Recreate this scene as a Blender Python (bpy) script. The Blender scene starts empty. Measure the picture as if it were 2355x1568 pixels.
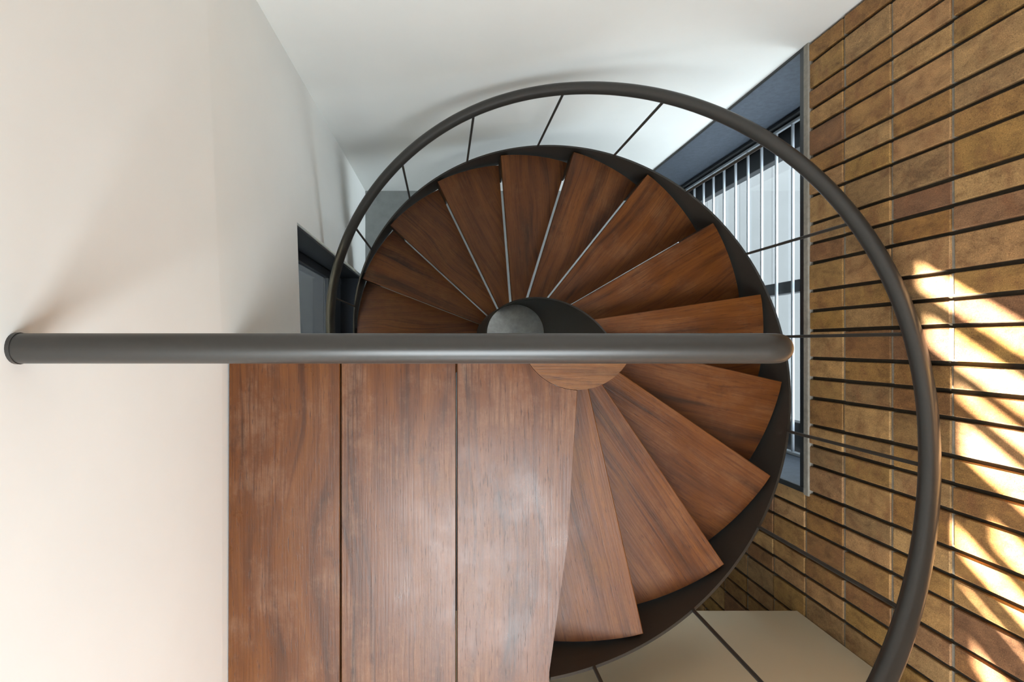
import bpy, bmesh, math, random
from mathutils import Vector, Matrix

random.seed(7)
PI = math.pi
scene = bpy.context.scene
COL = scene.collection
CZ = 4.88                       # camera height above the lower floor; heights below are CZ - depth


def zd(d):
    return CZ - d


# ------------------------------------------------------------------ camera
cam_data = bpy.data.cameras.new('camera')
cam_data.sensor_width = 36.0
cam_data.lens = 20.0
cam_data.shift_x = 161.5 / 2355.0
cam_data.shift_y = 6.0 / 2355.0
cam_data.clip_start = 0.05
cam_data.clip_end = 200
cam = bpy.data.objects.new('camera', cam_data)
cam.location = (0, 0, CZ)
cam.rotation_euler = (0, 0, 0)
COL.objects.link(cam)
scene.camera = cam

# ------------------------------------------------------------------ view, world, lights
scene.view_settings.view_transform = 'Standard'
scene.view_settings.look = 'None'
scene.view_settings.gamma = 1.0
scene.view_settings.use_curve_mapping = False
scene.view_settings.exposure = 0.0
scene.cycles.max_bounces = 10
scene.cycles.diffuse_bounces = 6
scene.cycles.glossy_bounces = 4
scene.cycles.transparent_max_bounces = 12
scene.cycles.caustics_reflective = False
scene.cycles.caustics_refractive = False
scene.cycles.use_denoising = True

SKY_STRENGTH = 8.0
world = bpy.data.worlds.new('world')
scene.world = world
world.use_nodes = True
wn = world.node_tree
wn.nodes.clear()
w_out = wn.nodes.new('ShaderNodeOutputWorld')
w_bg = wn.nodes.new('ShaderNodeBackground')
w_bg.inputs['Color'].default_value = (0.88, 0.94, 1.0, 1)
w_bg.inputs['Strength'].default_value = SKY_STRENGTH
wn.links.new(w_bg.outputs[0], w_out.inputs[0])

SUN_DIR = Vector((0.60, 0.63, -1.0)).normalized()
sun_data = bpy.data.lights.new('sun', 'SUN')
sun_data.energy = 160.0
sun_data.angle = math.radians(0.55)
sun_data.color = (1.0, 0.94, 0.84)
sun = bpy.data.objects.new('sun', sun_data)
sun.rotation_euler = SUN_DIR.to_track_quat('-Z', 'Y').to_euler()
sun.location = (-3, -5, 9)
COL.objects.link(sun)


def portal(name, loc, direction, sx, sy):
    d = bpy.data.lights.new(name, 'AREA')
    d.shape = 'RECTANGLE'
    d.size, d.size_y = sx, sy
    d.cycles.is_portal = True
    o = bpy.data.objects.new(name, d)
    o.location = loc
    o.rotation_euler = Vector(direction).to_track_quat('-Z', 'Y').to_euler()
    COL.objects.link(o)


def area(name, loc, direction, sx, sy, power, col):
    d = bpy.data.lights.new(name, 'AREA')
    d.shape = 'RECTANGLE'
    d.size, d.size_y = sx, sy
    d.energy = power
    d.color = col
    o = bpy.data.objects.new(name, d)
    o.location = loc
    o.rotation_euler = Vector(direction).to_track_quat('-Z', 'Y').to_euler()
    COL.objects.link(o)


# unseen area light added below the ceiling to brighten hall and landing
area('ceiling_fill', (0.40, -1.80, CZ + 1.22), (0, 0, -1), 1.6, 1.9, 180.0, (0.84, 0.94, 1.0))


# ------------------------------------------------------------------ helpers
def srgb(r, g, b):
    def f(c):
        c /= 255.0
        return c / 12.92 if c <= 0.04045 else ((c + 0.055) / 1.055) ** 2.4
    return (f(r), f(g), f(b), 1.0)


def tag(o, label=None, cat=None, group=None, kind=None):
    if label: o['label'] = label
    if cat: o['category'] = cat
    if group: o['group'] = group
    if kind: o['kind'] = kind
    return o


def link(name, mesh, parent=None, mat=None):
    o = bpy.data.objects.new(name, mesh)
    if mat is not None and not mesh.materials:
        mesh.materials.append(mat)
    COL.objects.link(o)
    if parent is not None:
        o.parent = parent
    return o


def empty(name, loc=(0, 0, 0)):
    o = bpy.data.objects.new(name, None)
    o.empty_display_size = 0.1
    o.location = loc
    COL.objects.link(o)
    return o


def to_mesh(bm, name, smooth=False, angle=None):
    me = bpy.data.meshes.new(name)
    bmesh.ops.recalc_face_normals(bm, faces=bm.faces)
    bm.to_mesh(me)
    bm.free()
    if smooth:
        for p in me.polygons:
            p.use_smooth = True
        if angle:
            me.set_sharp_from_angle(angle=math.radians(angle))
    return me


def bm_box(bm, lo, hi, bevel=0.0):
    (x0, y0, z0), (x1, y1, z1) = lo, hi
    v = [bm.verts.new(p) for p in ((x0, y0, z0), (x1, y0, z0), (x1, y1, z0), (x0, y1, z0),
                                   (x0, y0, z1), (x1, y0, z1), (x1, y1, z1), (x0, y1, z1))]
    fs = [bm.faces.new([v[i] for i in q]) for q in
          ((0, 3, 2, 1), (4, 5, 6, 7), (0, 1, 5, 4), (1, 2, 6, 5), (2, 3, 7, 6), (3, 0, 4, 7))]
    if bevel:
        es = list({e for f in fs for e in f.edges})
        bmesh.ops.bevel(bm, geom=es, offset=bevel, segments=1, affect='EDGES', profile=0.5)


def box(name, lo, hi, mat, parent=None, bevel=0.0):
    bm = bmesh.new()
    bm_box(bm, lo, hi, bevel)
    return link(name, to_mesh(bm, name), parent, mat)


def bm_tube(bm, pts, r, seg=12, caps=True, up=Vector((0, 0, 1))):
    pts = [Vector(p) for p in pts]
    n = len(pts)
    rings = []
    for i, p in enumerate(pts):
        t = (pts[min(i + 1, n - 1)] - pts[max(i - 1, 0)]).normalized()
        a = t.cross(up)
        if a.length < 1e-4:
            a = t.cross(Vector((1, 0, 0)))
        a.normalize()
        b = a.cross(t).normalized()
        rings.append([bm.verts.new(p + r * (math.cos(2 * PI * k / seg) * a + math.sin(2 * PI * k / seg) * b))
                      for k in range(seg)])
    for i in range(n - 1):
        for k in range(seg):
            bm.faces.new((rings[i][k], rings[i][(k + 1) % seg], rings[i + 1][(k + 1) % seg], rings[i + 1][k]))
    if caps:
        bm.faces.new(rings[0])
        bm.faces.new(rings[-1])


def tube(name, pts, r, mat, parent=None, seg=12, up=Vector((0, 0, 1))):
    bm = bmesh.new()
    bm_tube(bm, pts, r, seg, True, up)
    return link(name, to_mesh(bm, name, True, 50), parent, mat)


# ------------------------------------------------------------------ materials
def new_mat(name):
    m = bpy.data.materials.new(name)
    m.use_nodes = True
    nt = m.node_tree
    b = nt.nodes['Principled BSDF']
    return m, nt, b


def N(nt, kind, **kw):
    n = nt.nodes.new(kind)
    for k, v in kw.items():
        if k in n.inputs:
            n.inputs[k].default_value = v
        else:
            setattr(n, k, v)
    return n


def ramp(nt, fac, stops):
    r = nt.nodes.new('ShaderNodeValToRGB')
    el = r.color_ramp.elements
    while len(el) > 1:
        el.remove(el[-1])
    el[0].position, el[0].color = stops[0]
    for p, c in stops[1:]:
        e = el.new(p)
        e.color = c
    nt.links.new(fac, r.inputs[0])
    return r


def mixc(nt, a, b, fac, mode='MIX'):
    m = nt.nodes.new('ShaderNodeMix')
    m.data_type = 'RGBA'
    m.blend_type = mode
    for sock, v in ((m.inputs[6], a), (m.inputs[7], b), (m.inputs[0], fac)):
        if hasattr(v, 'is_output'):
            nt.links.new(v, sock)
        else:
            sock.default_value = v
    return m.outputs[2]


def coords(nt, scale=(1, 1, 1), kind='Object', rand=0.0):
    tc = nt.nodes.new('ShaderNodeTexCoord')
    mp = nt.nodes.new('ShaderNodeMapping')
    mp.inputs['Scale'].default_value = scale
    out = tc.outputs[kind]
    if rand:
        oi = nt.nodes.new('ShaderNodeObjectInfo')
        ad = nt.nodes.new('ShaderNodeVectorMath')
        ad.operation = 'MULTIPLY_ADD'
        ad.inputs[1].default_value = (rand, rand * 1.7, rand * 0.6)
        nt.links.new(oi.outputs['Random'], ad.inputs[0])
        nt.links.new(out, ad.inputs[2])
        out = ad.outputs[0]
    nt.links.new(out, mp.inputs[0])
    return mp.outputs[0]


def add_bump(nt, b, height, strength=0.2, dist=0.01):
    bp = nt.nodes.new('ShaderNodeBump')
    bp.inputs['Strength'].default_value = strength
    bp.inputs['Distance'].default_value = dist
    nt.links.new(height, bp.inputs['Height'])
    nt.links.new(bp.outputs[0], b.inputs['Normal'])


def plain(name, col, rough=0.6, metal=0.0, spec=0.5, noise=None, bump=0.0):
    m, nt, b = new_mat(name)
    b.inputs['Base Color'].default_value = col
    b.inputs['Roughness'].default_value = rough
    b.inputs['Metallic'].default_value = metal
    b.inputs['Specular IOR Level'].default_value = spec
    if noise:
        sc, amt = noise
        n = N(nt, 'ShaderNodeTexNoise', Scale=sc, Detail=6.0, Roughness=0.6)
        nt.links.new(coords(nt), n.inputs['Vector'])
        lo = tuple(c * (1 - amt) for c in col[:3]) + (1,)
        hi = tuple(min(1, c * (1 + amt)) for c in col[:3]) + (1,)
        r = ramp(nt, n.outputs[0], [(0.3, lo), (0.7, hi)])
        nt.links.new(r.outputs[0], b.inputs['Base Color'])
        if bump:
            add_bump(nt, b, n.outputs[0], bump, 0.004)
    return m


def wood_mat(name, dark, mid, light, worn, worn_amt, rough=(0.32, 0.5)):
    """Teak with the grain along local X."""
    m, nt, b = new_mat(name)
    # broad figure, bent a little by a slow warp so that the grain makes long flames
    tcw = coords(nt, (1.0, 2.2, 2.2), rand=13.0)
    nw_ = N(nt, 'ShaderNodeTexNoise', Scale=1.5, Detail=1.0, Roughness=0.4)
    nt.links.new(tcw, nw_.inputs['Vector'])
    v1 = coords(nt, (0.7, 8, 8), rand=17.0)
    wadd = N(nt, 'ShaderNodeVectorMath', operation='MULTIPLY_ADD')
    wadd.inputs[1].default_value = (0.0, 1.6, 0.0)
    nt.links.new(nw_.outputs['Color'], wadd.inputs[0])
    nt.links.new(v1, wadd.inputs[2])
    n1 = N(nt, 'ShaderNodeTexNoise', Scale=2.0, Detail=5.0, Roughness=0.6, Distortion=0.3)
    nt.links.new(wadd.outputs[0], n1.inputs['Vector'])
    r1 = ramp(nt, n1.outputs[0], [(0.27, dark), (0.47, mid), (0.74, light)])
    # thin dark growth lines
    v6 = coords(nt, (0.5, 26, 26), rand=29.0)
    ladd = N(nt, 'ShaderNodeVectorMath', operation='MULTIPLY_ADD')
    ladd.inputs[1].default_value = (0.0, 5.0, 0.0)
    nt.links.new(nw_.outputs['Color'], ladd.inputs[0])
    nt.links.new(v6, ladd.inputs[2])
    n6 = N(nt, 'ShaderNodeTexNoise', Scale=1.6, Detail=2.0, Roughness=0.5)
    nt.links.new(ladd.outputs[0], n6.inputs['Vector'])
    r6 = ramp(nt, n6.outputs[0], [(0.30, (0.50, 0.44, 0.42, 1)), (0.40, (1, 1, 1, 1)), (0.6, (1, 1, 1, 1)), (0.70, (0.80, 0.77, 0.75, 1))])
    c = mixc(nt, r1.outputs[0], r6.outputs[0], 0.75, 'MULTIPLY')
    # fibres
    v2 = coords(nt, (4.0, 150, 150), rand=31.0)
    n2 = N(nt, 'ShaderNodeTexNoise', Scale=1.0, Detail=3.0, Roughness=0.6)
    nt.links.new(v2, n2.inputs['Vector'])
    r2 = ramp(nt, n2.outputs[0], [(0.30, (0.72, 0.69, 0.67, 1)), (0.5, (1, 1, 1, 1)), (0.75, (1.08, 1.07, 1.05, 1))])
    c = mixc(nt, c, r2.outputs[0], 0.8, 'MULTIPLY')
    # knots and dark stains
    v4 = coords(nt, (3.2, 6.0, 4), rand=23.0)
    n4 = N(nt, 'ShaderNodeTexNoise', Scale=1.3, Detail=5.0, Roughness=0.68)
    nt.links.new(v4, n4.inputs['Vector'])
    r4 = ramp(nt, n4.outputs[0], [(0.25, (0.40, 0.37, 0.42, 1)), (0.38, (1, 1, 1, 1))])
    c = mixc(nt, c, r4.outputs[0], 0.8, 'MULTIPLY')
    # worn, bleached patches, broken up by the open grain
    v5 = coords(nt, (3.6, 4.2, 3), rand=41.0)
    n5 = N(nt, 'ShaderNodeTexNoise', Scale=1.5, Detail=9.0, Roughness=0.72)
    nt.links.new(v5, n5.inputs['Vector'])
    r5 = ramp(nt, n5.outputs[0], [(0.50, (0, 0, 0, 1)), (0.70, (worn_amt,) * 3 + (1,))])
    r7 = ramp(nt, n2.outputs[0], [(0.36, (0.1, 0.1, 0.1, 1)), (0.60, (1, 1, 1, 1))])
    wm = N(nt, 'ShaderNodeMath', operation='MULTIPLY')
    nt.links.new(r5.outputs[0], wm.inputs[0])
    nt.links.new(r7.outputs[0], wm.inputs[1])
    c = mixc(nt, c, worn, wm.outputs[0])
    # dark open pores
    v3 = coords(nt, (22, 300, 300), rand=11.0)
    n3 = N(nt, 'ShaderNodeTexNoise', Scale=1.0, Detail=2.0, Roughness=0.5)
    nt.links.new(v3, n3.inputs['Vector'])
    r3 = ramp(nt, n3.outputs[0], [(0.26, (0.28, 0.22, 0.20, 1)), (0.37, (1, 1, 1, 1))])
    c = mixc(nt, c, r3.outputs[0], 0.85, 'MULTIPLY')
    nt.links.new(c, b.inputs['Base Color'])
    rr = ramp(nt, n5.outputs[0], [(0.35, (rough[0],) * 3 + (1,)), (0.65, (rough[1],) * 3 + (1,))])
    nt.links.new(rr.outputs[0], b.inputs['Roughness'])
    b.inputs['Specular IOR Level'].default_value = 0.38
    mul = N(nt, 'ShaderNodeMath', operation='MULTIPLY')
    nt.links.new(n2.outputs[0], mul.inputs[0])
    nt.links.new(r3.outputs[0], mul.inputs[1])
    add_bump(nt, b, mul.outputs[0], 0.2, 0.002)
    return m


def brick_mat(name, cols):
    m, nt, b = new_mat(name)
    oi = nt.nodes.new('ShaderNodeObjectInfo')
    k = len(cols)
    r0 = ramp(nt, oi.outputs['Random'], [(i / k, c) for i, c in enumerate(cols)])
    r0.color_ramp.interpolation = 'LINEAR'
    # horizontal streaky body colour
    v1 = coords(nt, (1, 5, 3), rand=60.0)
    n1 = N(nt, 'ShaderNodeTexNoise', Scale=4.0, Detail=6.0, Roughness=0.7, Distortion=0.4)
    nt.links.new(v1, n1.inputs['Vector'])
    r1 = ramp(nt, n1.outputs[0], [(0.28, (0.48, 0.42, 0.40, 1)), (0.48, (1, 1, 1, 1)), (0.72, (1.5, 1.48, 1.42, 1))])
    c = mixc(nt, r0.outputs[0], r1.outputs[0], 0.9, 'MULTIPLY')
    # reddish burn
    v4 = coords(nt, (1, 3, 5), rand=90.0)
    n4 = N(nt, 'ShaderNodeTexNoise', Scale=2.6, Detail=3.0, Roughness=0.6)
    nt.links.new(v4, n4.inputs['Vector'])
    r4 = ramp(nt, n4.outputs[0], [(0.50, (0, 0, 0, 1)), (0.72, (0.6, 0.6, 0.6, 1))])
    c = mixc(nt, c, srgb(116, 76, 48), r4.outputs[0])
    # sandy speckle
    v2 = coords(nt, (1, 1, 1), rand=60.0)
    n2 = N(nt, 'ShaderNodeTexNoise', Scale=320.0, Detail=2.0, Roughness=0.6)
    nt.links.new(v2, n2.inputs['Vector'])
    r2 = ramp(nt, n2.outputs[0], [(0.31, (0.42, 0.37, 0.34, 1)), (0.42, (1, 1, 1, 1)), (0.58, (1, 1, 1, 1)), (0.70, (1.7, 1.68, 1.65, 1))])
    c = mixc(nt, c, r2.outputs[0], 0.85, 'MULTIPLY')
    nt.links.new(c, b.inputs['Base Color'])
    b.inputs['Roughness'].default_value = 0.72
    b.inputs['Specular IOR Level'].default_value = 0.35
    n3 = N(nt, 'ShaderNodeTexNoise', Scale=120.0, Detail=5.0, Roughness=0.7)
    nt.links.new(v2, n3.inputs['Vector'])
    add_bump(nt, b, n3.outputs[0], 0.35, 0.003)
    return m


M = {}
M['plaster'] = plain('white_plaster', srgb(236, 236, 232), 0.75, spec=0.25, noise=(2.0, 0.02), bump=0.05)
M['bulkhead'] = plain('cream_paint', srgb(208, 196, 170), 0.7, spec=0.3, noise=(2.0, 0.02))
M['steel'] = plain('dark_grey_steel', srgb(47, 43, 38), 0.5, metal=0.0, spec=0.5, noise=(60.0, 0.06))
M['rail_steel'] = plain('grey_satin_steel', srgb(48, 46, 43), 0.33, metal=0.0, spec=0.5, noise=(90.0, 0.05))
M['tread'] = wood_mat('teak_tread', srgb(52, 25, 6), srgb(92, 49, 14), srgb(114, 66, 23), srgb(134, 97, 60), 0.35)
M['cover'] = wood_mat('teak_cover', srgb(66, 35, 11), srgb(100, 58, 20), srgb(118, 74, 30), srgb(134, 99, 62), 0.4)
M['plank'] = wood_mat('teak_plank', srgb(50, 25, 8), srgb(86, 46, 14), srgb(106, 62, 23), srgb(136, 104, 80), 0.5, rough=(0.27, 0.42))
M['brick'] = brick_mat('ochre_brick', [srgb(148, 112, 63), srgb(122, 86, 52), srgb(142, 108, 58), srgb(128, 100, 68),
                                       srgb(158, 124, 80), srgb(132, 94, 50), srgb(112, 80, 58), srgb(150, 114, 75)])
M['mortar'] = plain('grey_mortar', srgb(62, 57, 49), 0.9, spec=0.1, noise=(60.0, 0.15), bump=0.3)
M['bed'] = plain('pale_bed_mortar', srgb(134, 127, 115), 0.9, spec=0.1, noise=(60.0, 0.15), bump=0.3)
M['concrete'] = plain('grey_floor', srgb(136, 138, 136), 0.55, spec=0.4, noise=(14.0, 0.10), bump=0.05)
M['cap'] = plain('newel_cap_plate', srgb(222, 232, 243), 0.45, spec=0.4, noise=(30.0, 0.16), bump=0.08)
M['slate'] = plain('blue_grey_metal_lining', srgb(68, 76, 87), 0.45, metal=0.2, spec=0.5, noise=(45.0, 0.25), bump=0.15)
M['black'] = plain('black_frame', srgb(28, 30, 33), 0.4, spec=0.5)
M['bars'] = plain('galvanised_bars', srgb(190, 198, 206), 0.4, metal=0.3, spec=0.5)
M['lintel'] = plain('cement_lintel', srgb(140, 134, 124), 0.85, spec=0.2, noise=(50.0, 0.15), bump=0.3)
M['stone'] = plain('black_stone', srgb(34, 36, 40), 0.45, spec=0.5, noise=(80.0, 0.2))
M['paving'] = plain('pale_paving', srgb(100, 100, 99), 0.8, spec=0.2, noise=(5.0, 0.04))
M['upper'] = plain('upper_floor_timber', srgb(140, 86, 50), 0.5, noise=(20.0, 0.1))

g, nt, b = new_mat('window_glass')
nt.nodes.remove(b)
gt = nt.nodes.new('ShaderNodeBsdfTransparent')
gt.inputs[0].default_value = (0.93, 0.97, 0.98, 1)
gg = nt.nodes.new('ShaderNodeBsdfGlossy')
gg.inputs['Roughness'].default_value = 0.03
mx = nt.nodes.new('ShaderNodeMixShader')
mx.inputs[0].default_value = 0.07
nt.links.new(gt.outputs[0], mx.inputs[1])
nt.links.new(gg.outputs[0], mx.inputs[2])
nt.links.new(mx.outputs[0], nt.nodes['Material Output'].inputs[0])
M['glass'] = g
g2 = g.copy()
g2.name = 'smoked_glass'
for n_ in g2.node_tree.nodes:
    if n_.type == 'BSDF_TRANSPARENT':
        n_.inputs[0].default_value = (0.62, 0.67, 0.72, 1)
    if n_.type == 'MIX_SHADER':
        n_.inputs[0].default_value = 0.15
M['smoked'] = g2

# ------------------------------------------------------------------ room dimensions
W = 1.60            # face of the brick wall
YB = 1.31           # face of the back wall
YF = -4.0           # far wall of the hall in front
CEIL = zd(-1.25)    # ceiling of the upper storey
D0 = 1.7385         # depth of the landing under the camera
GRILLE_X, GLASS_X = 2.00, 2.08
OPEN_Y0, OPEN_Y1 = -0.645, YB
HEAD_D = 2.504
DFLOOR = 4.88


def left_x(y, d):
    """Hand-plastered left wall: it leans outwards a little towards the back corner and up at the rail."""
    return -0.656 - 0.04 * max(0.0, 1.70 - d) - 0.019 * min(1, max(0.0, y / YB)) * max(0.0, DFLOOR - d)


# ------------------------------------------------------------------ structure
def wall_left():
    bm = bmesh.new()

    def panel(y0, y1, d0, d1, ny, nd):
        fr_, bk = [], []
        for i in range(ny + 1):
            y = y0 + (y1 - y0) * i / ny
            fr_.append([bm.verts.new((left_x(y, d0 + (d1 - d0) * j / nd), y, zd(d0 + (d1 - d0) * j / nd))) for j in range(nd + 1)])
            bk.append([bm.verts.new((-0.95, y, zd(d0 + (d1 - d0) * j / nd))) for j in range(nd + 1)])
        for i in range(ny):
            for j in range(nd):
                bm.faces.new((fr_[i][j], fr_[i + 1][j], fr_[i + 1][j + 1], fr_[i][j + 1]))
                bm.faces.new((bk[i][j], bk[i][j + 1], bk[i + 1][j + 1], bk[i + 1][j]))
        for i in range(ny):
            for j in (0, nd):
                bm.faces.new((fr_[i][j], fr_[i + 1][j], bk[i + 1][j], bk[i][j]))
        for j in range(nd):
            for i in (0, ny):
                bm.faces.new((fr_[i][j], fr_[i][j + 1], bk[i][j + 1], bk[i][j]))
    top = -1.25
    panel(YF, -0.60, top, 1.70, 1, 4)
    panel(YF, -0.60, 1.70, DFLOOR, 1, 2)
    panel(-0.60, 0.0, top, 1.70, 1, 4)
    panel(-0.60, 0.0, 1.70, 2.65, 1, 1)
    panel(0.0, 0.565, top, 1.70, 3, 4)
    panel(0.0, 0.565, 1.70, 2.65, 3, 1)
    panel(0.565, YB, top, 1.70, 4, 4)
    panel(0.565, YB, 1.70, DFLOOR, 4, 4)
    return tag(link('wall_left', to_mesh(bm, 'wall_left'), None, M['plaster']),
               'white plastered wall left of the spiral staircase', kind='structure')


wall_left()
tag(box('wall_back', (-0.95, YB, 0), (W + 0.5, YB + 0.2, CEIL), M['plaster']),
    'white plastered wall behind the staircase at the top of the picture', kind='structure')
fl = tag(box('floor', (-0.95, YF, -0.15), (W + 0.5, YB + 0.2, 0), M['concrete']),
         'grey concrete floor at the foot of the stairs', kind='structure')

# brick wall: mortar backing pieces around the window opening
bm = bmesh.new()
XB = W + 0.014
bm_box(bm, (XB, YF, zd(HEAD_D)), (GRILLE_X, YB, CEIL))
bm_box(bm, (XB, YF, 0), (GRILLE_X, OPEN_Y0, zd(HEAD_D)))
wr = tag(link('wall_right', to_mesh(bm, 'wall_right'), None, M['mortar']),
         'ochre brick wall of upright bricks with deep dark joints', kind='structure')

# bricks, standing upright in stacked columns
PH = 0.1818 * W
col_edges = []
for n in range(-6, 17):
    for off in (0.0, 0.0745, 0.1282):
        col_edges.append(-(-0.035 + 0.1818 * n + off) * W)
col_edges = sorted(col_edges, reverse=True)
JV, JH = 0.0150, 0.0120
brick_meshes = {}


def brick_mesh(w, h, variant):
    key = (round(w, 4), round(h, 4), variant)
    if key not in brick_meshes:
        rnd = random.Random(variant * 31 + int(w * 1e4))
        bm = bmesh.new()
        bm_box(bm, (0, -w / 2, -h / 2), (0.06, w / 2, h / 2), 0.0025)
        for v in bm.verts:
            v.co.y += rnd.uniform(-0.0012, 0.0012)
            v.co.z += rnd.uniform(-0.0012, 0.0012)
        brick_meshes[key] = to_mesh(bm, 'brick')
        brick_meshes[key].materials.append(M['brick'])
    return brick_meshes[key]


rest = bmesh.new()
beds = bmesh.new()
edges_d = [1.784 + 0.24 * k for k in range(-12, 13)] + [DFLOOR]
for k in range(len(edges_d) - 1):
    dt_, db_ = edges_d[k], edges_d[k + 1]
    if dt_ < -1.25 or db_ - dt_ < 0.05:
        continue
    for a, b_ in zip(col_edges[:-1], col_edges[1:]):
        y1, y0 = min(a, YB), b_
        if y1 - y0 < 0.05 or y0 < YF:
            continue
        yc, dc = (y0 + y1) / 2, (dt_ + db_) / 2
        if dc > HEAD_D and yc > OPEN_Y0:
            continue
        if yc < -1.2 and 1.70 < dc and dc < 2.556:
            continue
        w, h = (y1 - y0) - JV, (db_ - dt_) - JH
        w = 0.0711 if w < 0.09 else 0.1042
        vis = (1.5 < dt_ < 2.5 and -1.25 < yc) or (2.5 <= dt_ < 3.6 and -1.9 < yc)
        dx = random.uniform(-0.0025, 0.002)
        if db_ < 3.8 and dt_ > 0.9:
            bm_box(beds, (W + 0.0055, yc - w / 2, zd(db_) - JH / 2 - 0.001), (W + 0.03, yc + w / 2, zd(db_) + JH / 2 + 0.001))
        if vis:
            o = link('brick', brick_mesh(w, h, random.randrange(5)), wr)
            o.location = (W + dx, yc, zd(dc))
            o.rotation_euler = (random.uniform(-0.006, 0.006), random.uniform(-0.008, 0.008), 0)
        else:
            bm_box(rest, (W + dx, yc - w / 2, zd(dc) - h / 2), (W + 0.06, yc + w / 2, zd(dc) + h / 2))
o = link('brick_courses', to_mesh(rest, 'brick_courses'), wr, M['brick'])
tag(o, kind='stuff')
o = link('bed_joints', to_mesh(beds, 'bed_joints'), wr, M['bed'])
tag(o, kind='stuff')

# lintel strip at the head of the opening, with a dark strip under it
tag(box('trim_1', (W - 0.008, OPEN_Y0 - 0.02, zd(2.506)), (GRILLE_X, YB - 0.002, zd(2.472)), M['lintel'], bevel=0.003),
    'grey cement lintel strip over the barred window', kind='structure')
tag(box('trim_2', (W - 0.003, OPEN_Y0 + 0.002, zd(2.536)), (GRILLE_X, YB - 0.002, zd(2.506)), M['black']),
    'black strip under the lintel', kind='structure')
# jamb linings
tag(box('trim_3', (W + 0.004, YB - 0.012, 0), (GRILLE_X, YB + 0.004, zd(2.535)), M['slate']),
    'blue grey metal jamb lining on the back wall side of the window', kind='structure')
tag(box('trim_4', (W + 0.004, OPEN_Y0 - 0.004, 0), (GRILLE_X, OPEN_Y0 + 0.012, zd(2.535)), M['slate']),
    'blue grey metal jamb lining at the near end of the window', kind='structure')
tag(box('trim_5', (W - 0.004, YB - 0.013, 0), (W + 0.006, YB + 0.002, zd(2.50)), M['black'], bevel=0.002),
    'thin dark bead where the white back wall meets the window jamb', kind='structure')

# window: stiles, mullion, rails, panes
win = tag(empty('window_1', (GLASS_X, (OPEN_Y0 + OPEN_Y1) / 2, 0)), 'black framed tall window behind the bars in the brick wall', kind='structure')


def wpart(name, lo, hi, mat, bevel=0.003):
    o = box(name, lo, hi, mat, None, bevel)
    o.parent = win
    o.matrix_parent_inverse = Matrix.Translation(-win.location)
    return o


zt = zd(2.50)
wpart('stile', (GLASS_X - 0.02, 1.134, 0.02), (GLASS_X + 0.04, YB, zt), M['black'])
wpart('stile', (GLASS_X - 0.02, OPEN_Y0, 0.02), (GLASS_X + 0.04, -0.457, zt), M['black'])
wpart('mullion', (GLASS_X - 0.02, 0.300, 0.02), (GLASS_X + 0.04, 0.372, zt), M['black'])
wpart('rail', (GLASS_X - 0.02, -0.457, 0.02), (GLASS_X + 0.04, 1.134, 0.10), M['black'])
wpart('rail', (GLASS_X - 0.02, -0.457, zt - 0.06), (GLASS_X + 0.04, 1.134, zt), M['black'])
wpart('pane', (GLASS_X + 0.008, 0.372, 0.10), (GLASS_X + 0.014, 1.134, zt - 0.06), M['glass'], 0)
wpart('pane', (GLASS_X + 0.008, -0.457, 0.10), (GLASS_X + 0.014, 0.300, zt - 0.06), M['glass'], 0)

wpart('dark_gap_strip', (1.965, YB - 0.034, 0.02), (2.03, YB - 0.0115, zt), M['black'])  # black strip standing in for the shaded gap beside the grille
tag(box('trim_6', (W - 0.008, OPEN_Y0 - 0.013, 0), (W + 0.006, OPEN_Y0 + 0.012, zd(2.506)), M['black'], bevel=0.002),
    'black steel edge at the near side of the window opening', kind='structure')
# ground outside
og = tag(box('floor_outside', (GLASS_X + 0.06, -3.0, -0.16), (9.0, 4.0, -0.06), M['paving']),
         'pale paving outside the barred window', kind='structure')
for i in range(10):
    bo = box('paving_board', (GLASS_X + 0.08 + 0.14 * i, -2.0, -0.06), (GLASS_X + 0.08 + 0.14 * i + 0.1392, 2.6, -0.045 + 0.0015 * (i % 2)), M['paving'], og, 0)

# bulkhead / upper floor slab in front
tag(box('wall_front', (-0.655, YF, zd(2.556)), (W - 0.004, -1.2, zd(1.79)), M['bulkhead']),
    'cream painted bulkhead under the upper floor at the bottom of the picture', kind='structure')
tag(box('floor_upper', (-0.655, YF, zd(1.79)), (W - 0.004, -1.205, zd(D0)), M['upper']),
    'timber upper floor beyond the landing', kind='structure')
# hall end wall with an unseen opening added to light the back wall
bm = bmesh.new()
FW0, FW1, FZ0, FZ1 = 0.1, 0.9, zd(0.6), zd(-0.7)
bm_box(bm, (-0.95, YF - 0.2, 0), (W + 0.5, YF, FZ0))
bm_box(bm, (-0.95, YF - 0.2, FZ1), (W + 0.5, YF, CEIL))
bm_box(bm, (-0.95, YF - 0.2, FZ0), (FW0, YF, FZ1))
bm_box(bm, (FW1, YF - 0.2, FZ0), (W + 0.5, YF, FZ1))
tag(link('wall_front', to_mesh(bm, 'wall_front'), None, M['plaster']), 'white end wall of the upper hall', kind='structure')
portal('hall_opening_portal', ((FW0 + FW1) / 2, YF - 0.1, (FZ0 + FZ1) / 2), (0, 1, 0), FW1 - FW0, FZ1 - FZ0)

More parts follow.
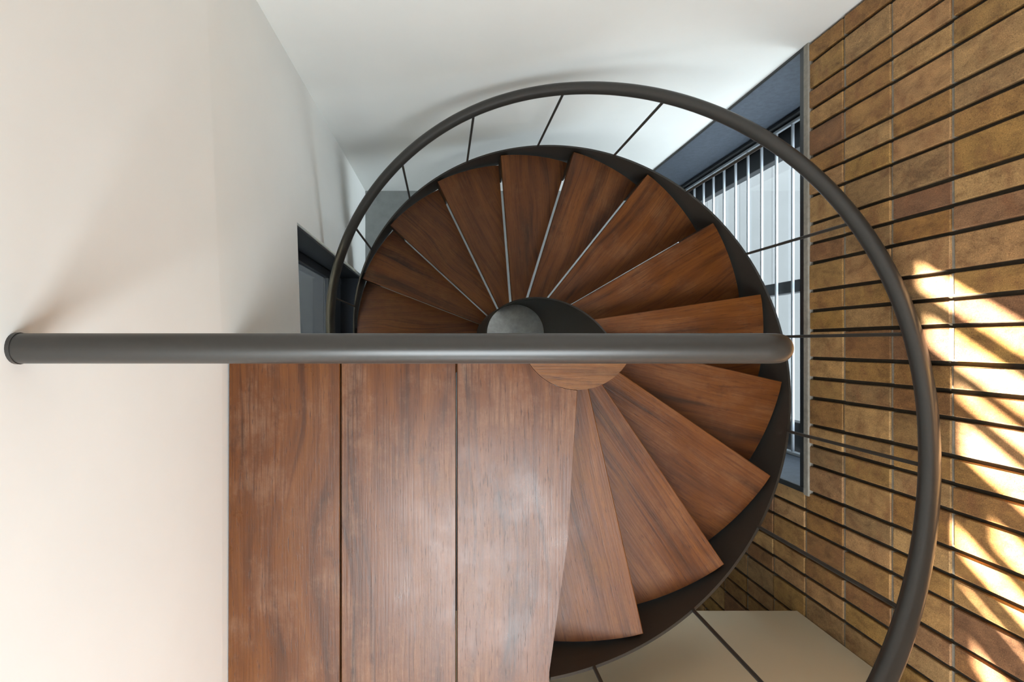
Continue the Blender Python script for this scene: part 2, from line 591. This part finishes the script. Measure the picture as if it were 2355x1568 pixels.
# ceiling with an added slatted slot that lets the sun bands in
SX0, SX1, SY0, SY1 = -0.39, -0.05, -3.1, -1.72
bm = bmesh.new()
bm_box(bm, (-0.95, YF - 0.2, CEIL), (W + 0.5, SY0, CEIL + 0.12))
bm_box(bm, (-0.95, SY1, CEIL), (W + 0.5, YB + 0.2, CEIL + 0.12))
bm_box(bm, (-0.95, SY0, CEIL), (SX0, SY1, CEIL + 0.12))
bm_box(bm, (SX1, SY0, CEIL), (W + 0.5, SY1, CEIL + 0.12))
ce = tag(link('ceiling', to_mesh(bm, 'ceiling'), None, M['plaster']), 'white ceiling of the upper hall', kind='structure')
portal('barred_window_portal', (GLASS_X + 0.05, 0.34, zd(3.7)), (-1, 0, 0), 1.6, 2.3)
portal('sun_slot_portal', ((SX0 + SX1) / 2, (SY0 + SY1) / 2, CEIL + 0.10), (0, 0, -1), SX1 - SX0, SY1 - SY0)
# added unseen slats and end boards, cut to shape the sun bands on the bricks (gap: y top, y bottom, left end)
GAPS = [(-1.79, -1.89, -0.370), (-1.95, -2.055, -0.350), (-2.095, -2.155, -0.285), (-2.205, -2.32, -0.275),
        (-2.41, -2.50, -0.215), (-2.545, -2.63, -0.290), (-2.70, -2.72, -0.28), (-2.84, -2.93, -0.25)]
ya = SY1 + 0.03
for g0, g1, gx in GAPS:
    box('sun_band_slat', (SX0 - 0.03, g0, CEIL + 0.12), (SX1 + 0.03, ya, CEIL + 0.14), M['plaster'], ce)
    if gx > SX0:
        box('sun_band_board', (SX0 - 0.03, g1, CEIL + 0.12), (gx, g0, CEIL + 0.135), M['plaster'], ce)
    ya = g1
box('sun_band_slat', (SX0 - 0.03, SY0 - 0.03, CEIL + 0.12), (SX1 + 0.03, ya, CEIL + 0.14), M['plaster'], ce)

# door in the left wall
door = tag(empty('door_1', (-0.86, 0.05, 0)), 'dark framed glazed door in the left wall beside the lower steps', kind='structure')


def dpart(name, lo, hi, mat, bevel=0.003):
    o = box(name, lo, hi, mat, None, bevel)
    o.parent = door
    o.matrix_parent_inverse = Matrix.Translation(-door.location)
    return o


dpart('jamb_lining', (-0.95, 0.555, 0), (-0.690, 0.585, zd(2.65)), M['stone'], 0)
dpart('jamb_lining', (-0.95, -0.62, 0), (-0.66, -0.59, zd(2.65)), M['stone'], 0)
dpart('head_lining', (-0.95, -0.60, zd(2.66)), (-0.690, 0.565, zd(2.64)), M['stone'], 0)
dpart('threshold', (-0.95, -0.60, 0.0), (-0.66, 0.556, 0.03), M['stone'], 0)
dpart('stile', (-0.90, 0.50, 0.03), (-0.857, 0.555, zd(2.66)), M['black'])
dpart('stile', (-0.90, -0.59, 0.03), (-0.857, -0.53, zd(2.66)), M['black'])
dpart('kick_panel', (-0.90, -0.53, 0.03), (-0.862, 0.50, zd(4.33)), M['black'])
dpart('pane', (-0.885, -0.53, zd(4.33)), (-0.879, 0.50, zd(2.66)), M['smoked'], 0)
tag(box('sun_block_wall', (-2.8, -6.0, -0.1), (-2.6, 3.5, 6.4), M['bulkhead']), 'added tall wall outside the left door that blocks the sun', kind='structure')  # unseen wall added to keep the sun out of the left door
tag(box('floor_outside', (-2.6, -3.0, -0.16), (-0.96, 3.0, -0.02), M['stone']), 'dark ground outside the left door', kind='structure')

# ------------------------------------------------------------------ spiral staircase
XC, YC, RT = 0.448, 0.0734, 1.0860
HR = 0.19500
T0, DT = math.radians(-98.818), math.radians(21.475)
RS0, RS1 = 1.0985, 1.1085
NX, NY, NR = 0.440, 0.064, 0.178
stair = tag(empty('spiral_staircase', (XC, YC, 0)),
            'dark steel spiral staircase with wedge shaped teak treads winding down', 'staircase')


def sp(o):
    o.parent = stair
    o.matrix_parent_inverse = Matrix.Translation(-stair.location)
    return o


def ang(i):
    return T0 + DT * i


def dep(i):
    return D0 + HR * i


# treads (wedge, nosing along local X at angle 0, body clockwise from it)
TH = 0.042
OV = 0.006


def tread_mesh():
    bm = bmesh.new()
    outer = [(RT * math.cos(-DT * k / 10), RT * math.sin(-DT * k / 10)) for k in range(11)]
    a = -DT
    # back edge pushed back a little, parallel to the next nosing
    nx, ny = math.sin(a), -math.cos(a)
    outer[-1] = (outer[-1][0] + nx * OV, outer[-1][1] + ny * OV)
    ri = 0.172
    inner = [(ri * math.cos(a) + nx * OV, ri * math.sin(a) + ny * OV), (ri * math.cos(a / 2), ri * math.sin(a / 2)), (ri, 0)]
    prof = outer + inner
    top = [bm.verts.new((x, y, 0)) for x, y in prof]
    bot = [bm.verts.new((x, y, -TH)) for x, y in prof]
    bm.faces.new(top)
    bm.faces.new(bot[::-1])
    n = len(prof)
    for i in range(n):
        bm.faces.new((top[i], bot[i], bot[(i + 1) % n], top[(i + 1) % n]))
    es = [e for e in bm.edges if abs(e.verts[0].co.z) < 1e-6 and abs(e.verts[1].co.z) < 1e-6]
    bmesh.ops.bevel(bm, geom=es, offset=0.003, segments=2, affect='EDGES', profile=0.5)
    me = to_mesh(bm, 'tread')
    me.materials.append(M['tread'])
    return me


def bracket_mesh():
    bm = bmesh.new()
    bm_box(bm, (RT - 0.115, -0.012, -HR), (RT + 0.012, -0.004, -TH))
    bm_box(bm, (RT - 0.115, -0.05, -TH - 0.006), (RT + 0.012, -0.004, -TH))
    me = to_mesh(bm, 'bracket')
    me.materials.append(M['steel'])
    return me


tm, bmh = tread_mesh(), bracket_mesh()
for i in range(1, 16):
    o = bpy.data.objects.new('tread', tm)
    COL.objects.link(o)
    o.parent = stair
    o.location = (0, 0, zd(dep(i)))
    o.rotation_euler = (0, 0, ang(i))
    br = bpy.data.objects.new('bracket', bmh)
    COL.objects.link(br)
    br.parent = o

# outer stringer: rolled plate following the pitch
bm = bmesh.new()
STEPS = 220
prev = None
for s in range(STEPS + 1):
    i = 0.13 + (16.0 - 0.13) * s / STEPS
    th = ang(i)
    zt_ = zd(dep(i) - 0.026)
    zb = max(0.0, zd(dep(i) + 0.235))
    zt_ = max(zt_, 0.02)
    c, sn = math.cos(th), math.sin(th)
    cur = [bm.verts.new((XC + r * c, YC + r * sn, z)) for r, z in ((RS0, zt_), (RS1, zt_), (RS1, zb), (RS0, zb))]
    if prev:
        for k in range(4):
            bm.faces.new((prev[k], prev[(k + 1) % 4], cur[(k + 1) % 4], cur[k]))
    else:
        bm.faces.new(cur)
    prev = cur
bm.faces.new(prev)
sp(link('stringer', to_mesh(bm, 'stringer', True, 40), None, M['steel']))

# hollow newel, its top cut along the helix where it is open to view
bm = bmesh.new()
SEG = 96
prev = None
NI = NR - 0.008
EN = 0.44
CAPD = 3.40
first = None
rings = []
for s in range(SEG):
    thd = -180 + 360 * s / SEG
    th = math.radians(thd)
    if -153 < thd < -27:
        dtop = D0 + 0.05
    else:
        t_ = thd if thd > -90 else thd + 360
        i = (t_ - math.degrees(T0)) / math.degrees(DT)
        dtop = min(dep(i) - EN, CAPD)
    c, sn = math.cos(th), math.sin(th)
    rings.append([bm.verts.new((NX + r * c, NY + r * sn, z)) for r, z in ((NI, zd(dtop)), (NR, zd(dtop)), (NR, 0.0), (NI, 0.0))])
for s in range(SEG):
    a_, b2 = rings[s], rings[(s + 1) % SEG]
    for k in range(4):
        bm.faces.new((a_[k], a_[(k + 1) % 4], b2[(k + 1) % 4], b2[k]))
nw = sp(link('newel', to_mesh(bm, 'newel', True, 40), None, M['steel']))
bm = bmesh.new()
bmesh.ops.create_cone(bm, cap_ends=True, segments=64, radius1=NI - 0.001, radius2=NI - 0.001, depth=0.02,
                      matrix=Matrix.Translation((NX, NY, zd(CAPD + 0.006))))
cap = link('newel_cap', to_mesh(bm, 'newel_cap', True, 40), None, M['cap'])
tag(cap, 'pale grey plate inside the newel')
cap.parent = nw
cap.matrix_parent_inverse = nw.matrix_parent_inverse.copy()
cap.matrix_parent_inverse = Matrix.Identity(4)

# balusters, one at the middle of each tread, and the helical handrail
RB = 1.1075
HPTS = [(-0.6, 0.80), (0.5, 0.775), (1.3, 0.755), (2.06, 0.738), (2.6, 0.722), (3.2, 0.710), (3.8, 0.715), (4.4, 0.737), (5.0, 0.751),
        (5.6, 0.764), (6.3, 0.773), (7.0, 0.770), (7.8, 0.768), (8.5, 0.768), (9.2, 0.795), (10.0, 0.805), (11.0, 0.800),
        (12.0, 0.830), (13.0, 0.90), (14.0, 0.90), (15.0, 0.90)]


def rail_h(i):
    for (a, ha), (b_, hb) in zip(HPTS[:-1], HPTS[1:]):
        if i <= b_:
            t = max(0, (i - a) / (b_ - a))
            return ha + (hb - ha) * t
    return HPTS[-1][1]


def rail_s(i):
    return sum(rail_h(i + k * 0.12) for k in range(-5, 6)) / 11


def on_helix(i, r, d):
    th = ang(i)
    return (XC + r * math.cos(th), YC + r * math.sin(th), zd(d))


for k in range(15):
    i = k + 0.5
    p0 = on_helix(i, RB - 0.004, dep(i) - 0.02)
    p1 = on_helix(i, RB - 0.004, dep(i) - rail_s(i) + 0.01)
    sp(tube('baluster', [p0, p1], 0.0065, M['steel'], None, 8))
pts = [on_helix(0.3 + 14.5 * s / 260, RB, dep(0.3 + 14.5 * s / 260) - rail_s(0.3 + 14.5 * s / 260)) for s in range(261)]
sp(tube('handrail', pts, 0.0275, M['rail_steel'], None, 20))

# ------------------------------------------------------------------ timber landing
land = tag(empty('timber_landing', (0, -0.6, zd(D0))), 'teak plank landing at the head of the spiral stairs', 'landing')


def plank(pts2d, label=None):
    """pts2d in world XY; mesh stored with local X along world -Y so that the grain runs that way."""
    cx = sum(p[0] for p in pts2d) / len(pts2d)
    cy = -0.6
    bm = bmesh.new()
    loc = [(-(y_ - cy), (x_ - cx)) for x_, y_ in pts2d]
    top = [bm.verts.new((a_, b_, 0)) for a_, b_ in loc]
    bot = [bm.verts.new((a_, b_, -0.05)) for a_, b_ in loc]
    bm.faces.new(top)
    bm.faces.new(bot[::-1])
    n = len(loc)
    for i_ in range(n):
        bm.faces.new((top[i_], bot[i_], bot[(i_ + 1) % n], top[(i_ + 1) % n]))
    es = [e for e in bm.edges if abs(e.verts[0].co.z) < 1e-6 and abs(e.verts[1].co.z) < 1e-6]
    bmesh.ops.bevel(bm, geom=es, offset=0.0015, segments=1, affect='EDGES')
    o = link('plank', to_mesh(bm, 'plank'), land, M['plank'])
    o.location = (cx - land.location.x, cy - land.location.y, 0)
    o.rotation_euler = (0, 0, -PI / 2)
    return o


YE = -0.008
DX, DY, DR = 0.4165, 0.036, 0.177
plank([(-0.6535, -1.2), (-0.3115, -1.2), (-0.3115, YE), (-0.6495, YE)])
plank([(-0.3065, -1.2), (0.0425, -1.2), (0.0425, YE), (-0.3065, YE)])
arc = []
a0 = math.pi + math.asin((DY - YE) / DR)
a1 = math.radians(-90.5) + 2 * PI
for k in range(17):
    a_ = a0 + (a1 - a0) * k / 16
    arc.append((DX + (DR + 0.0012) * math.cos(a_), DY + (DR + 0.0012) * math.sin(a_)))
plank([(0.0475, YE), (0.0475, -1.2), (0.3275, -1.2), (0.3285, -1.0035), (0.385, -0.60)] + arc[::-1])
# round cover over the newel
bm = bmesh.new()
sp_ = PI - 2 * (a0 - PI)
dp = [(DR * math.cos(a0 + sp_ * k / 40), DR * math.sin(a0 + sp_ * k / 40)) for k in range(41)]
top = [bm.verts.new((x_, y_, 0.0)) for x_, y_ in dp]
bot = [bm.verts.new((x_, y_, -0.05)) for x_, y_ in dp]
bm.faces.new(top)
bm.faces.new(bot[::-1])
for k in range(41):
    bm.faces.new((top[k], bot[k], bot[(k + 1) % 41], top[(k + 1) % 41]))
o = link('newel_cover', to_mesh(bm, 'newel_cover'), land, M['cover'])
o.location = (DX, DY + 0.6, 0.001)
o.rotation_euler = (0, 0, 0)
tag(o, 'half round teak cover over the newel')

# ------------------------------------------------------------------ landing guard rail
DB = 0.92
YBAR = -0.0078
bar = tag(empty('guard_rail', (0.56, YBAR, zd(D0))), 'straight grey steel guard rail across the landing edge, fixed to the left wall', 'handrail')
RBAR = 0.0246
xe = left_x(YBAR, DB)
XEND = 0.561
pts = [(xe + 0.0, YBAR, zd(DB)), (XEND - 0.045, YBAR, zd(DB))]
for k in range(1, 9):
    a_ = PI / 2 * k / 8
    pts.append((XEND - 0.045 + 0.045 * math.sin(a_), YBAR, zd(DB) - 0.045 * (1 - math.cos(a_))))
pts.append((XEND, YBAR, zd(D0) + 0.002))


def bp_(o):
    o.parent = bar
    o.matrix_parent_inverse = Matrix.Translation(-bar.location)
    return o


bp_(tube('bar', pts, RBAR, M['rail_steel'], None, 28, up=Vector((0, 1, 0))))
bp_(tube('wall_collar', [(xe - 0.004, YBAR, zd(DB)), (xe + 0.006, YBAR, zd(DB))], RBAR + 0.0012, M['rail_steel'], None, 28, up=Vector((0, 1, 0))))

# ------------------------------------------------------------------ window grille
gr = tag(empty('window_grille', (GRILLE_X, 0.3, 0)), 'pale horizontal security bars in front of the window', 'grille')


def gp(o):
    o.parent = gr
    o.matrix_parent_inverse = Matrix.Translation(-gr.location)
    return o


GX = GRILLE_X
gp(box('grille_frame', (GX - 0.009, YB - 0.060, 0.03), (GX + 0.009, YB - 0.042, zd(2.56)), M['bars'], None, 0.002))
gp(box('grille_frame', (GX - 0.010, OPEN_Y0 + 0.012, 0.03), (GX + 0.022, OPEN_Y0 + 0.030, zd(2.56)), M['bars'], None, 0.002))
for k in range(-4, 11):
    d = 3.2416 + 0.1577 * k
    if d < 4.86:
        gp(box('bar', (GX - 0.007, OPEN_Y0 + 0.02, zd(d) - 0.007), (GX + 0.007, YB - 0.04, zd(d) + 0.007), M['bars'], None, 0.002))
